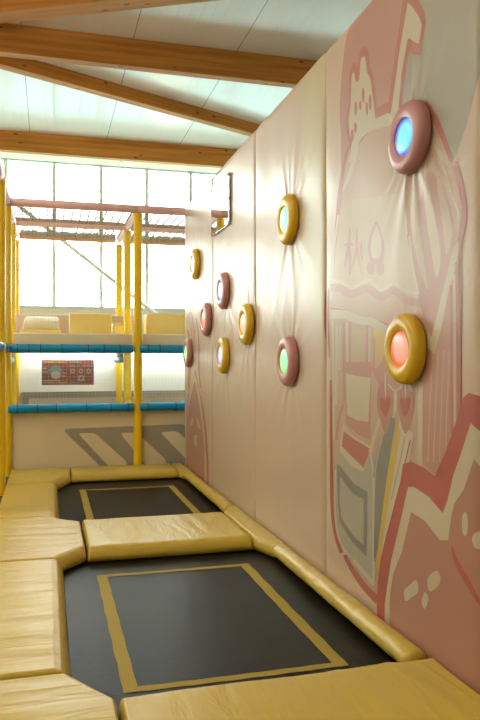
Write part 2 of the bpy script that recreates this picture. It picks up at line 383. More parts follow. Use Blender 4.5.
def decal(pad, name, pts, mat, smooth=True, wall=False, label=None, yr=None):
    """printed shape lying on the vinyl; pts are picture positions unless wall=True"""
    if smooth: pts = smooth_poly(pts)
    P = pts if wall else [on_x(a, b, XB) for a, b in pts]
    y0, y1 = (yr or (YP[pad + 1] + 0.004, YP[pad] - 0.004))
    bm = bmesh.new()
    vs = [bm.verts.new((0, y, z)) for y, z in P]
    bm.faces.new(vs)
    bmesh.ops.triangulate(bm, faces=bm.faces[:], ngon_method='EAR_CLIP')
    def cut(co, no, clear=False):
        bmesh.ops.bisect_plane(bm, geom=bm.verts[:] + bm.edges[:] + bm.faces[:], dist=1e-6, plane_co=co, plane_no=no, clear_outer=clear)
    cut((0, y0, 0), (0, -1, 0), True); cut((0, y1, 0), (0, 1, 0), True)
    cut((0, 0, ZT - 0.008), (0, 0, 1), True); cut((0, 0, ZF + 0.01), (0, 0, -1), True)
    if not bm.verts: bm.free(); return
    ys = [v.co.y for v in bm.verts]; zs = [v.co.z for v in bm.verts]
    for q in ylines(YP[pad + 1] + 0.0015, YP[pad] - 0.0015):
        if min(ys) < q < max(ys): cut((0, q, 0), (0, 1, 0))
    for k in range(math.floor(min(zs) / G), math.ceil(max(zs) / G) + 1): cut((0, 0, k * G), (0, 0, 1))
    bb = (min(ys), max(ys), min(zs), max(zs)); L_ = 1
    for ob, ol in BBS.setdefault(pad, []):
        if bb[0] < ob[1] and ob[0] < bb[1] and bb[2] < ob[3] and ob[2] < bb[3]: L_ = max(L_, ol + 1)
    BBS[pad].append((bb, L_))
    co = np.array([v.co[:] for v in bm.verts]); h = Hs(pad, co[:, 1], co[:, 2]); N = Hn(co[:, 1], co[:, 2])
    off = 0.0007 + 0.00014 * L_
    for v, hh in zip(bm.verts, h): v.co.x = XB - hh - off
    for f in bm.faces:
        f.normal_update(); f.smooth = True
        if f.normal.x > 0: f.normal_flip()
    me = bpy.data.meshes.new(name); bm.to_mesh(me); bm.free()
    me.normals_split_custom_set_from_vertices([tuple(v) for v in N])
    o = link(name, me, M[mat], PADS[pad])
    if label: o['label'] = label
    return o
def stroke(pad, name, pts, w, mat, label=None, taper=False):
    """ribbon along picture positions, w in picture units of height converted at each spot"""
    c = smooth_poly(pts, 5, False)
    L, R = [], []
    for i, p in enumerate(c):
        a = c[max(i - 1, 0)]; b = c[min(i + 1, len(c) - 1)]
        dx, dy = b[0] - a[0], b[1] - a[1]; l = math.hypot(dx, dy) or 1
        ww = (w[0] + (w[1] - w[0]) * i / (len(c) - 1)) if isinstance(w, tuple) else w
        if taper: ww *= 0.25 + 0.75 * math.sin(math.pi * min(max(i / (len(c) - 1), 0.02), 0.98))
        L.append((p[0] - dy / l * ww / 2, p[1] + dx / l * ww / 2)); R.append((p[0] + dy / l * ww / 2, p[1] - dx / l * ww / 2))
    return decal(pad, name, L + R[::-1], mat, smooth=False, label=label)
def ell(cx, cy, rx, ry, tilt=0):
    return [(cx + rx * math.cos(t) * math.cos(tilt) - ry * math.sin(t) * math.sin(tilt), cy + rx * math.cos(t) * math.sin(tilt) + ry * math.sin(t) * math.cos(tilt)) for t in [2 * math.pi * k / 12 for k in range(12)]]

# --- near mural (pad 3)
P = 3
circ = [(3.56 + 0.80 * math.cos(a), 3.10 + 0.86 * math.sin(a)) for a in [2 * math.pi * k / 40 for k in range(40)]]
decal(P, 'printed_disc', circ, 'm_stone', False, True, 'grey printed disc')
lh = [(404, -40), (397, 40), (392, 75), (388, 130), (380, 190), (345, 190), (342, 140), (340, 120), (340.5, 90), (344, 50), (350, 20), (358, -8), (372, -40)]
decal(P, 'printed_disc_rose', lh, 'm_rose', True, label='rose half of the printed disc')  # rose print colour left of the bird's neck
# house body
body = [(351, 146), (360, 136), (392, 122), (410, 100), (425, 104), (440, 130), (452, 160), (462, 190), (466, 212), (458, 262), (459, 400), (462, 440), (446, 500), (412, 560), (378, 598), (352, 562), (341, 540), (334, 500), (331, 400), (329, 330), (331, 270), (337, 225), (343, 175)]
decal(P, 'house_wall', body, 'm_pale', label='pale rose printed house front')
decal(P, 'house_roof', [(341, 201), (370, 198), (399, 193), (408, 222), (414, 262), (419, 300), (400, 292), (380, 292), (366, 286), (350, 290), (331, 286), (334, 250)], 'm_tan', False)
decal(P, 'roof_rose', [(408, 236), (412, 262), (419, 300), (424, 322), (431, 336), (441, 300), (451, 258), (457, 236), (447, 190), (436, 158), (430, 180), (420, 200), (408, 205)], 'm_rose', False)  # darker rose print on the right side of the roof
for q in ([(410, 205), (414, 190), (419, 215), (424, 260), (428, 290), (420, 270), (414, 240)], [(424, 196), (430, 190), (437, 225), (441, 255), (437, 278), (431, 250)], [(437, 182), (441, 184), (450, 215), (453, 235), (447, 255), (443, 225)]):
    decal(P, 'roof_stripe', q, 'm_tan')
for q in ([(398, 150), (393, 180), (385, 195)], [(406, 178), (405, 205), (408, 235)], [(414, 178), (417, 205), (418, 230)], [(425, 160), (428, 190), (434, 210)]):
    stroke(P, 'roof_highlight', q, 3, 'm_cream', taper=True)  # cream streaks in the roof print
stroke(P, 'roof_edge', [(431, 138), (441, 160), (454, 200), (461, 219), (457, 240)], 2.2, 'm_cream')
stroke(P, 'roof_edge', [(410, 236), (413, 262), (418.5, 294)], 1.6, 'm_cream')
stroke(P, 'roof_outline', [(424, 103), (433, 116), (441, 133), (448, 151), (451.5, 161)], (7.5, 4), 'm_pinkred')
stroke(P, 'roof_outline', [(455, 162), (461, 183), (465, 207), (464.5, 222), (460, 244), (456.5, 264)], 5, 'm_pinkred')
stroke(P, 'roof_outline', [(455, 162), (452, 167)], 2, 'm_cream')
stroke(P, 'roof_outline', [(350, 142), (345, 162), (341, 188), (339, 210), (336, 240), (332.5, 275)], 4, 'm_pinkred', taper=True)
stroke(P, 'roof_edge', [(358, 146), (351, 170), (343, 192)], 4, 'm_cream', taper=True)
stroke(P, 'roof_edge', [(339, 215), (334, 255), (331, 300)], 2, 'm_cream')
# attic window and marks
decal(P, 'attic_window', [(376.5, 221), (381, 230), (384.5, 245), (383.5, 260), (377, 265), (370, 260), (368, 246), (371, 232)], 'm_rose')
decal(P, 'attic_window_pane', [(376.8, 226), (380, 234), (382, 246), (380.5, 256), (376.5, 259), (372, 256), (370.5, 246), (373, 234)], 'm_cream')
decal(P, 'printed_drop', ell(371, 268, 4, 7), 'm_rose'); decal(P, 'printed_drop', ell(380.5, 268.5, 4, 7), 'm_rose')
for q in ([(350, 228), (348, 250), (345, 268)], [(349, 240), (350, 262), (350, 276)], [(357, 226), (356, 250), (352, 268)], [(357, 245), (359, 262), (362, 276)], [(361, 240), (361, 252), (362, 262)], [(345, 246), (349, 243), (353, 246)]):
    stroke(P, 'roof_mark', q, 2.6, 'm_rose', taper=True)
e = lambda l: [(326 + a / 6, 250 + b / 6) for a, b in l]
stroke(P, 'eave_wave', e([(30, 228), (90, 228), (150, 265), (250, 232), (330, 280), (410, 242), (485, 300), (560, 320)]), 8, 'm_rose')
stroke(P, 'eave_wave', e([(32, 185), (90, 190), (160, 224), (260, 181), (330, 240), (410, 202), (480, 244), (555, 262)]), 3.6, 'm_cream')
stroke(P, 'eave_shadow_line', e([(30, 350), (100, 360), (180, 392), (280, 410), (370, 448)]), 1.2, 'm_pinkred')  # thin pink-red printed line under the eave
decal(P, 'house_front', [(334, 330), (380, 330), (404, 350), (420, 380), (420, 465), (398, 470), (380, 480), (334, 450)], 'm_pale', False)
for x0, x1, y1 in ((343, 345.5, 402), (349.5, 351, 362), (366, 369, 425), (373, 375, 372)):
    decal(P, 'house_post', [(x0, 322), (x1, 322), (x1, y1), (x0, y1)], 'm_rose', False)
decal(P, 'yellow_leaf', e([(288, 470), (295, 560), (322, 680), (345, 640), (362, 560), (368, 480)]), 'm_yellow')
decal(P, 'printed_ledge', [(369, 362), (377, 368), (386, 352), (394, 350), (404, 378), (392, 392), (380, 386)], 'm_rose')
stroke(P, 'eave_band', e([(22, 388), (110, 388), (200, 420), (280, 432), (330, 465), (400, 500)]), 8.5, 'm_cream')
for q, w in (([(347, 322), (347.2, 345), (348, 367)], 2.2), ([(369.6, 327), (369.5, 345), (369.5, 425)], 2), ([(333, 320), (333.5, 380), (334, 440)], 2.5), ([(337, 326), (337.5, 345), (336, 405)], 2.5), ([(341, 326), (340, 345), (339.5, 370)], 1.6)):
    stroke(P, 'house_post', q, w, 'm_cream')
decal(P, 'house_door', [(345.7, 362), (346, 424), (358, 434), (371, 440), (372, 362)], 'm_rose', False)
decal(P, 'door_panel', [(346.2, 373), (357, 376), (371, 378), (369, 422), (358, 420.5), (347.5, 415)], 'm_cream', False)
decal(P, 'door_top', [(351, 330), (365, 330), (364, 362), (351, 361)], 'm_tan', False)
stroke(P, 'printed_path', [(336, 440), (340, 415), (344, 404)], 3, 'm_rose'); 
decal(P, 'printed_path', [(343.5, 424), (354, 436), (371, 446), (371, 451), (364, 474), (352, 466), (340, 452), (341, 436)], 'm_cream', False)
decal(P, 'printed_tile', [(344, 431), (342, 446), (354, 458), (364.4, 468), (371, 449), (356, 440)], 'm_pinkred', False)
stroke(P, 'house_outline', [(331, 380), (331, 430), (331.5, 462), (332.5, 510), (336, 535), (342, 553)], (2.2, 3.6), 'm_red')
stroke(P, 'house_outline', [(328.5, 288), (328.2, 320), (329.5, 358)], 2.4, 'm_red', taper=True)
stroke(P, 'house_outline', [(345, 555), (355, 573), (366, 588), (379, 601)], (3.5, 8), 'm_red')
# vase and stripes
decal(P, 'printed_vase', [(335, 456), (334.5, 500), (338, 536), (348, 556), (362, 575), (375, 588), (379, 540), (380, 462), (371, 450), (364, 472), (352, 466), (340, 452)], 'm_lightgrey', False)
decal(P, 'vase_ring', [(337, 464), (338, 495), (340, 522), (353, 542), (367, 557), (368, 530), (368, 492), (355, 484), (340, 465)], 'm_grey', False)
decal(P, 'vase_core', [(340.5, 476), (340, 500), (342, 518), (355, 537), (364, 545), (364.3, 520), (364, 499), (353, 493)], 'm_lightgrey', False)
stroke(P, 'vase_highlight', [(371, 452), (374, 480), (374.5, 530), (374, 582)], 2.2, 'm_cream')  # cream printed lines on the vase
stroke(P, 'vase_highlight', [(335.5, 470), (335.5, 510), (340, 540), (352, 558)], 1.8, 'm_cream')
stroke(P, 'vase_highlight', [(354, 560), (365, 573), (375, 585)], 4, 'm_cream')
stroke(P, 'printed_line', [(371, 452), (377, 430), (382, 415)], 3.5, 'm_cream')
stroke(P, 'printed_line', [(380, 436), (377, 455), (374, 478)], 1.6, 'm_stone')
decal(P, 'grey_stripe', [(391.5, 410), (396, 422), (393, 440), (390, 462), (384, 520), (377.5, 552), (374.5, 560), (375, 520), (377, 470), (385, 432)], 'm_grey')
decal(P, 'cream_stripe', [(400, 420), (414, 434), (409, 470), (401, 492), (388, 545), (380, 572), (384, 530), (394, 465)], 'm_cream', False)
stroke(P, 'printed_line', [(411, 440), (406, 462), (402, 480)], 1.3, 'm_pinkred')
stroke(P, 'printed_line', [(406, 436), (400, 465), (392, 500)], 1.2, 'm_stone')
decal(P, 'yellow_stripe', [(396.5, 418), (402, 432), (394.5, 470), (386, 525), (379.5, 574), (376.5, 566), (382, 520), (388.5, 470), (396, 432)], 'm_yellow', False)
# hearts
decal(P, 'heart_frame', [(388, 372), (402, 372), (406, 388), (396, 394), (385, 388)], 'm_rose')
for dx, s in ((0, 0), (20, 0)):
    decal(P, 'heart_frame', [(385 + dx, 382), (379 + dx, 388), (377.6 + dx, 403), (381 + dx, 420), (386.5 + dx, 434), (391 + dx, 420), (394 + dx, 403), (392 + dx, 388)], 'm_beast')
    decal(P, 'printed_heart', [(380.6 + dx, 400), (382.5 + dx, 397), (385.6 + dx, 400), (388.5 + dx, 396), (391 + dx, 400), (390 + dx, 408), (386 + dx, 417), (381.5 + dx, 408)], 'm_heart')
    stroke(P, 'heart_highlight', [(385.6 + dx, 373), (385.8 + dx, 385), (386 + dx, 397)], 1.6, 'm_cream', taper=True)  # cream printed lines around the hearts
stroke(P, 'heart_highlight', [(388.5, 384), (395.5, 391), (402, 386)], 1.6, 'm_cream')
stroke(P, 'heart_highlight', [(395.5, 391), (396.5, 405), (394, 418)], 2.2, 'm_cream')
stroke(P, 'heart_highlight', [(409, 376), (410, 386), (412, 392)], 3, 'm_cream', taper=True)
# side wall and V gable
decal(P, 'side_wall', [(423, 375), (424, 330), (440, 335), (455, 268), (458, 300), (458, 440), (441, 480), (423, 464)], 'm_rose', False)
for x in (428, 434, 440, 446, 451):
    stroke(P, 'side_wall_stripe', [(x + 4, 350), (x + 2, 400), (x, 462)], 1.5, 'm_pale')
decal(P, 'corner_post', [(418, 382), (422.5, 382), (422.5, 466), (418, 466)], 'm_cream', False)
decal(P, 'gable_edge', [(459.5, 240), (457, 264), (450, 290), (443, 322), (434, 354), (424, 346), (424, 329), (431, 337), (437, 314), (445, 284), (453, 250)], 'm_cream', False)
stroke(P, 'corner_line', [(454.8, 274), (455.6, 340), (456, 445)], 2.4, 'm_cream')
stroke(P, 'corner_line', [(457.5, 262), (458.6, 300), (459.8, 360), (460, 430)], 3.2, 'm_pinkred')
stroke(P, 'corner_line', [(451.5, 285), (452.5, 360), (453, 440)], 2.2, 'm_pinkred')
# bear and long-necked bird
a6 = lambda l: [(330 + a / 6, 40 + b / 6) for a, b in l]
decal(P, 'bear_outline', a6([(120, 690), (128, 640), (110, 600), (100, 480), (115, 350), (117, 220), (130, 160), (150, 134), (166, 158), (175, 100), (190, 52), (210, 38), (230, 65), (240, 150), (262, 220), (276, 320), (282, 420), (262, 520), (190, 600), (150, 660)]), 'm_pinkred')
decal(P, 'bird_outline', [(404, -8), (397, 40), (392, 75), (388.5, 102), (380, 106), (376.8, 109), (375, 112), (376, 118), (382, 116), (390, 113.5), (396, 118), (400, 112), (403, 92), (407, 65), (410, 51), (415, 55), (421, 55.5), (426.7, 22), (425, 12), (417, -4), (411, -8)], 'm_pinkred', False)
decal(P, 'bear_body', a6([(203, 100), (214, 108), (220, 180), (245, 240), (258, 340), (262, 460), (280, 472), (310, 455), (362, 440), (372, 500), (360, 512), (250, 545), (190, 590), (172, 620), (130, 725), (115, 720), (136, 615), (120, 572), (112, 480), (125, 370), (130, 230), (145, 193), (156, 250), (175, 232), (184, 130), (192, 106)]), 'm_cream')
decal(P, 'bird_body', [(408, 2.5), (413, 7), (420, 17), (422.5, 25), (421, 36), (419.5, 44), (415, 42), (410, 38), (408, 40), (405, 56), (401.5, 75), (399, 98), (397.5, 122), (389.5, 124), (391, 112), (394.5, 85), (398, 62), (402, 36)], 'm_cream', False)
for cx, cy, rx, ry in ((200, 330, 9, 46), (155, 410, 8, 42), (182, 392, 8, 28), (222, 412, 8, 42), (243, 375, 9, 46), (152, 526, 9, 32), (134, 572, 9, 36)):
    decal(P, 'bear_spot', a6(ell(cx, cy, rx, ry)), 'm_pinkred')
# big creature at the bottom right
decal(P, 'creature_outline', [(500, 402), (480, 396), (470, 393), (465, 397), (460, 415), (457, 430), (447, 452), (441, 480), (436, 476), (425, 468), (412, 461.5), (404, 464), (401, 482), (395, 510), (387, 535), (381, 560), (378.5, 582), (377.5, 600), (379, 660), (520, 760)], 'm_red', False, label='brick red outline of the creature')
decal(P, 'creature_edge', [(500, 448), (480, 432), (472, 423), (470, 440), (462, 455), (455, 475), (449, 500), (447.5, 510), (444, 513), (430, 497), (415, 487), (409, 487), (405, 505), (400, 530), (392, 560), (387.5, 590), (385.5, 605), (386, 660), (520, 760)], 'm_cream', False, label='cream band inside the outline')
decal(P, 'creature_body', [(500, 480), (480, 468), (475, 459), (471.5, 474), (465, 490), (456, 503), (453, 515), (451.5, 532), (449.5, 540), (446, 543), (441, 540), (426, 521), (412, 512), (409, 530), (403, 551), (394, 574), (391, 593), (390, 625), (400, 660), (520, 760)], 'm_beast', False, label='salmon body of the creature')
for q in ([(405, 593), (406, 589), (411, 584.5), (417.5, 580), (419, 592), (413, 597), (406.5, 601)], [(428.3, 581.5), (431, 575), (438, 570.6), (441.5, 577), (440, 584.6), (431, 591.5)], [(422.7, 600), (426, 592), (429.3, 598), (428.5, 603), (426, 608.5), (423.5, 606)], ell(466.3, 524, 3, 12), [(473, 540), (475, 533.5), (481, 532), (488, 540), (484, 550), (476, 548)]):
    decal(P, 'creature_spot', q, 'm_cream')
stroke(P, 'creature_crease', [(453.5, 547), (457, 560), (466, 577), (474, 592), (486, 618)], 5.5, 'm_red', taper=True)
# --- third pad: paler strip on its right, rosy strip on its left
P = 2
decal(P, 'printed_strip', [(4.66, 3.9), (5.12, 3.9), (5.13, 3.0), (5.17, 2.6), (5.08, 2.3), (4.94, 2.0), (4.78, 1.7), (4.67, 1.5)], 'panel_cream', False, True, 'cream printed area')
stroke(P, 'printed_edge', [(324.5, 288), (324.2, 320), (325, 345)], 2.2, 'm_red', taper=True)
# --- far pad: small pink face
P = 0
decal(P, 'creature_outline', [(186, 470), (186.5, 410), (188, 395), (192, 380), (195, 368), (198.5, 380), (203, 405), (206.5, 430), (208.6, 460), (209, 490), (186, 480)], 'm_pinkred', False)
decal(P, 'creature_edge', [(186, 470), (186.8, 410), (189, 395), (193, 382), (195, 373), (197, 381), (201, 400), (204.5, 430), (206.5, 460), (207, 490), (186, 480)], 'm_cream', False)
decal(P, 'creature_body', [(186, 470), (187.2, 415), (189.5, 402), (193, 388), (194.6, 381), (196, 386), (199, 402), (202.5, 428), (204.4, 450), (205, 490), (186, 480)], 'm_beast', False)
for q in ([(190.3, 425), (191.8, 418), (193, 417), (193.4, 422), (191.6, 426)], [(196.6, 418), (198, 419), (200.3, 425), (200.6, 429), (198, 427)], [(194, 436), (197, 435.5), (197, 442), (195.8, 447), (194.3, 444)]):
    decal(P, 'creature_spot', q, 'm_cream')
for q, w, mm in (([(196, 318), (198.5, 332), (199.3, 350), (199, 368), (201, 388)], 1.2, 'm_pinkred'), ([(188, 318), (191, 312), (193.5, 325), (194, 345)], 1.4, 'm_rose'), ([(187.5, 330), (189.5, 345), (190, 368), (189, 390)], 1.6, 'm_pinkred'), ([(195, 330), (193.5, 340), (195.5, 352)], 1.2, 'm_rose'), ([(197, 360), (194, 372), (190, 392)], 1.3, 'm_cream'), ([(196, 365), (198, 378), (201, 396)], 1.0, 'm_cream'), ([(191, 340), (192.5, 352), (192, 365)], 1.0, 'm_cream')):
    stroke(P, 'creature_hair', q, w, mm)
# next pad toward the viewer, just out of the picture
for i in (4, 5): PADS.append(panel(i, ['plain beige wall pad beside the mural pad, toward the viewer', 'plain beige wall pad at the near end of the row'][i - 4]))

# --- light targets
def lathe(bm, prof, n=48):
    rings = []
    for r, x in prof:
        rings.append([bm.verts.new((x, r * math.cos(t), r * math.sin(t))) for t in [2 * math.pi * k / n for k in range(n)]] if r > 1e-5 else [bm.verts.new((x, 0, 0))])
    for a, b in zip(rings, rings[1:]):
        for k in range(n):
            k2 = (k + 1) % n
            if len(b) == 1: bm.faces.new((a[k], a[k2], b[0]))
            else: bm.faces.new((a[k], a[k2], b[k2], b[k]))
names = ['farthest glowing target, yellow ring with a lavender blue light, high on the wall', 'pink ringed target with a pale blue light, just below the mirror',
 'small dusky pink ring target with a red light', 'lowest far target, pink ring with a green light, over the small pink face',
 'yellow ring target with a lavender light, directly beneath the pink one below the mirror', 'yellow ring target with an orange light, beside a seam',
 'high yellow ring target with a cyan green light, above the pink ring with green light', 'pink ring target with a bright green light on the third pad',
 'large dusky pink ring target with a bright blue light on the mural', 'large yellow ring target with a salmon red light on the mural']
def ring_mesh():
    bm = bmesh.new(); prof = smooth_poly([(0.194, 0.0), (0.203, -0.018), (0.201, -0.038), (0.188, -0.055), (0.168, -0.065), (0.146, -0.069), (0.124, -0.067), (0.109, -0.062), (0.102, -0.054), (0.101, -0.03), (0.106, 0.0)], 3)
    lathe(bm, prof + [prof[0]])
    bmesh.ops.remove_doubles(bm, verts=bm.verts[:], dist=1e-5); return bm
def lens_mesh():
    bm = bmesh.new(); lathe(bm, [(0.108, -0.004), (0.106, -0.050), (0.099, -0.057), (0.082, -0.062), (0.05, -0.065), (0.0, -0.066)], 32); return bm
RM = {}
for i, (ty, tz, kind, rim, core) in enumerate(TG):
    hb = float(H(np.array([ty]), np.array([tz]))[0])
    t = empty('light_target', (XB - 0.002, ty, tz), names[i], 'light', 'glowing ring targets on the padded wall')
    if ty < 4: t.scale = (1, 0.95, 0.95)
    if kind not in RM:
        o = done('padded_ring', ring_mesh(), M['ring_' + kind], t, True); RM[kind] = o.data
    else:
        o = bpy.data.objects.new('padded_ring', RM[kind]); COL.objects.link(o); o.parent = t
    done('lens', lens_mesh(), mat_lens('lens_%d' % i, rim, core, 1.0), t, True)

# --- mirror
m = empty('mirror', (XB, 7.72, 3.25), 'small rectangular mirror screwed high on the wall pad, reflecting windows', 'mirror')
bm = bmesh.new(); box(bm, -0.028, -0.018, -0.42, 0.42, -0.28, 0.28, 0.003); done('mirror_sheet', bm, M['mirror'], m)
for sy in (-0.40, 0, 0.40):
    for sz in ((-0.26, 0.26) if sy == 0 else (-0.26, 0, 0.26)):
        bm = bmesh.new(); tube(bm, (-0.037, sy, sz), (-0.0, sy, sz), 0.014, 12); done('screw', bm, M['steel'], m)

# ------------------------------------------------------------------ floor pads
def inset(poly, ds):
    n = len(poly); out = []
    area = sum(poly[i][0] * poly[(i + 1) % n][1] - poly[(i + 1) % n][0] * poly[i][1] for i in range(n))
    s = 1 if area > 0 else -1
    L = []
    for i in range(n):
        a, b = Vector(poly[i]), Vector(poly[(i + 1) % n]); d = (b - a).normalized(); nrm = Vector((-d.y, d.x)) * s
        L.append((a + nrm * ds[i], d))
    for i in range(n):
        p, d = L[i - 1]; q, e2 = L[i]; den = d.x * e2.y - d.y * e2.x
        t = ((q.x - p.x) * e2.y - (q.y - p.y) * e2.x) / den
        out.append(p + d * t)
    return out
def pad(poly, mat_edges, label, mat='pad_x', amp=0.006, seed=0, ztop=0.0, slope=0.085, fdir=0):
    """floor pad: straight outer seams, sloping faces on the edges next to a mat"""
    n = len(poly); ds = [slope if i in mat_edges else 0.022 for i in range(n)]
    bm = bmesh.new(); rings = []
    for f, z in ((0.0, ZF), (0.10, ZF + 0.045), (0.32, ztop - 0.035), (0.62, ztop - 0.011), (1.0, ztop)):
        ring = inset(poly, [d * (f if i in mat_edges else f) + 0.002 for i, d in enumerate(ds)])
        rings.append([bm.verts.new((p.x, p.y, z)) for p in ring])
    bm.faces.new(rings[0][::-1])
    for a, b in zip(rings, rings[1:]):
        for k in range(n): bm.faces.new((a[k], a[(k + 1) % n], b[(k + 1) % n], b[k]))
    bm.faces.new(rings[-1])
    xs_ = [p[0] for p in poly]; ys_ = [p[1] for p in poly]; g = 0.03
    for k in range(math.floor(min(xs_) / g), math.ceil(max(xs_) / g)): bmesh.ops.bisect_plane(bm, geom=bm.verts[:] + bm.edges[:] + bm.faces[:], dist=1e-5, plane_co=(k * g, 0, 0), plane_no=(1, 0, 0))
    for k in range(math.floor(min(ys_) / g), math.ceil(max(ys_) / g)): bmesh.ops.bisect_plane(bm, geom=bm.verts[:] + bm.edges[:] + bm.faces[:], dist=1e-5, plane_co=(0, k * g, 0), plane_no=(0, 1, 0))
    rs = random.Random(seed); W = []
    for _ in range(9):
        al, ac = rs.uniform(0.5, 3.0), rs.uniform(8, 42)
        ph = rs.uniform(0, 6.28); W.append((al, ac, ph, 6.0 / ac, rs.uniform(0.5, 2.0), rs.uniform(0, 6.28)))
    for v in bm.verts:
        if v.co.z < ZF + 0.02: continue
        x, y = v.co.x, v.co.y
        u, w = (x, y) if fdir == 0 else (y, x)     # creases run along u
        h = 0
        for al, ac, ph, am, mq, mp in W:
            mod = 0.5 + 0.5 * math.sin(mq * u * 2 + mp + w * 1.3)
            h += am * mod * math.sin(ac * w + al * u + ph + 0.8 * math.sin(1.7 * u + mp))
        h += 1.6 * max(0.0, math.sin(w * 23 + 2.5 * math.sin(u * 2.3 + W[0][2]) + W[1][2])) ** 4 * max(0.0, math.sin(w * 3.1 + W[2][2]) + 0.4)
        v.co.z += amp * h * 0.55 * min(1, (v.co.z - ZF) / 0.1)
        v.co.z -= 0.004
    o = done('floor_pad', bm, M[mat], None, True)
    for p in o.data.polygons:
        p.use_smooth = p.normal.z > -0.5
    return tag(o, label, 'floor pad', 'yellow vinyl pads around the trampolines')
XL = -0.50
pad([(XL, 3.495), (0.115, 3.495), (0.115, 5.50), (XL, 5.50)], {1}, 'long yellow pad on the left edge of the near trampoline', 'pad_x', 0.007, 3)
pad([(XL, 2.0), (0.30, 2.0), (0.30, 3.20), (0.115, 3.49), (XL, 3.49)], {2}, 'yellow pad in the bottom left corner with a cut corner', 'pad_x', 0.005, 4, slope=0.05)
pad([(0.305, 2.0), (1.895, 2.0), (1.895, 3.20), (0.305, 3.20)], {2}, 'wide yellow pad across the front, closest to the viewer', 'pad_y', 0.005, 5, slope=0.05, fdir=1)
pad([(XL, 5.505), (0.115, 5.505), (0.30, 5.74), (0.30, 6.78), (0.115, 6.97), (XL, 7.03)], {1, 3}, 'yellow corner pad with two cut corners, left between the trampolines', 'pad_x', 0.006, 6)
pad([(0.305, 5.70), (1.68, 5.70), (1.68, 6.82), (0.305, 6.82)], {0, 2}, 'wide yellow pad between the two trampolines', 'pad_y', 0.004, 8, fdir=1)
pad([(1.685, 5.70), (1.775, 5.42), (1.895, 5.42), (1.895, 7.02), (1.775, 7.02), (1.685, 6.82)], {0, 4}, 'small yellow corner pad against the wall between the trampolines', 'pad_y', 0.002, 9, slope=0.04, fdir=1)
pad([(XL, 7.035), (0.115, 6.975), (0.115, 8.95), (XL, 8.95)], {1}, 'yellow pad on the left edge of the far trampoline', 'pad_x', 0.004, 10)
pad([(XL, 8.955), (0.115, 8.955), (0.29, 9.42), (0.29, 10.12), (XL, 10.12)], {1}, 'yellow corner pad at the foot of the left post', 'pad_y', 0.003, 11, fdir=1)
pad([(0.295, 9.45), (1.72, 9.45), (1.72, 10.12), (0.295, 10.12)], {0}, 'yellow pad across the far end, below the grey striped print', 'pad_y', 0.003, 12, fdir=1)
pad([(1.725, 9.45), (1.80, 9.25), (1.895, 9.25), (1.895, 10.12), (1.725, 10.12)], {0}, 'small yellow corner pad at the far end of the wall', 'pad_y', 0.002, 13, slope=0.04, fdir=1)
def roll(y0, y1, label):
    bm = bmesh.new(); n = int((y1 - y0) / 0.04); prev = None; r = 0.070
    rs = random.Random(int(y0 * 10))
    for k in range(n + 1):
        y = y0 + (y1 - y0) * k / n; f = 1 if 0 < k < n else 0.9
        ring = []
        for i in range(24):
            a = 2 * math.pi * i / 24; rr = r * f * (1 + 0.025 * math.sin(y * 9 + i * 0.9) + 0.02 * math.sin(y * 31 + i * 0.5))
            ring.append(bm.verts.new((1.824 + rr * math.cos(a), y, ZF + 0.06 + rr * 0.84 * math.sin(a))))
        if prev:
            for i in range(24): bm.faces.new((prev[i], prev[(i + 1) % 24], ring[(i + 1) % 24], ring[i]))
        else: bm.faces.new(ring[::-1])
        prev = ring
    bm.faces.new(prev)
    tag(done('padded_roll', bm, M['pad_x'], None, True), label, 'padded roll', 'yellow padded rolls along the wall foot')
roll(3.21, 5.42, 'yellow padded roll at the wall foot beside the near trampoline')
roll(7.03, 9.25, 'yellow padded roll at the wall foot beside the far trampoline')

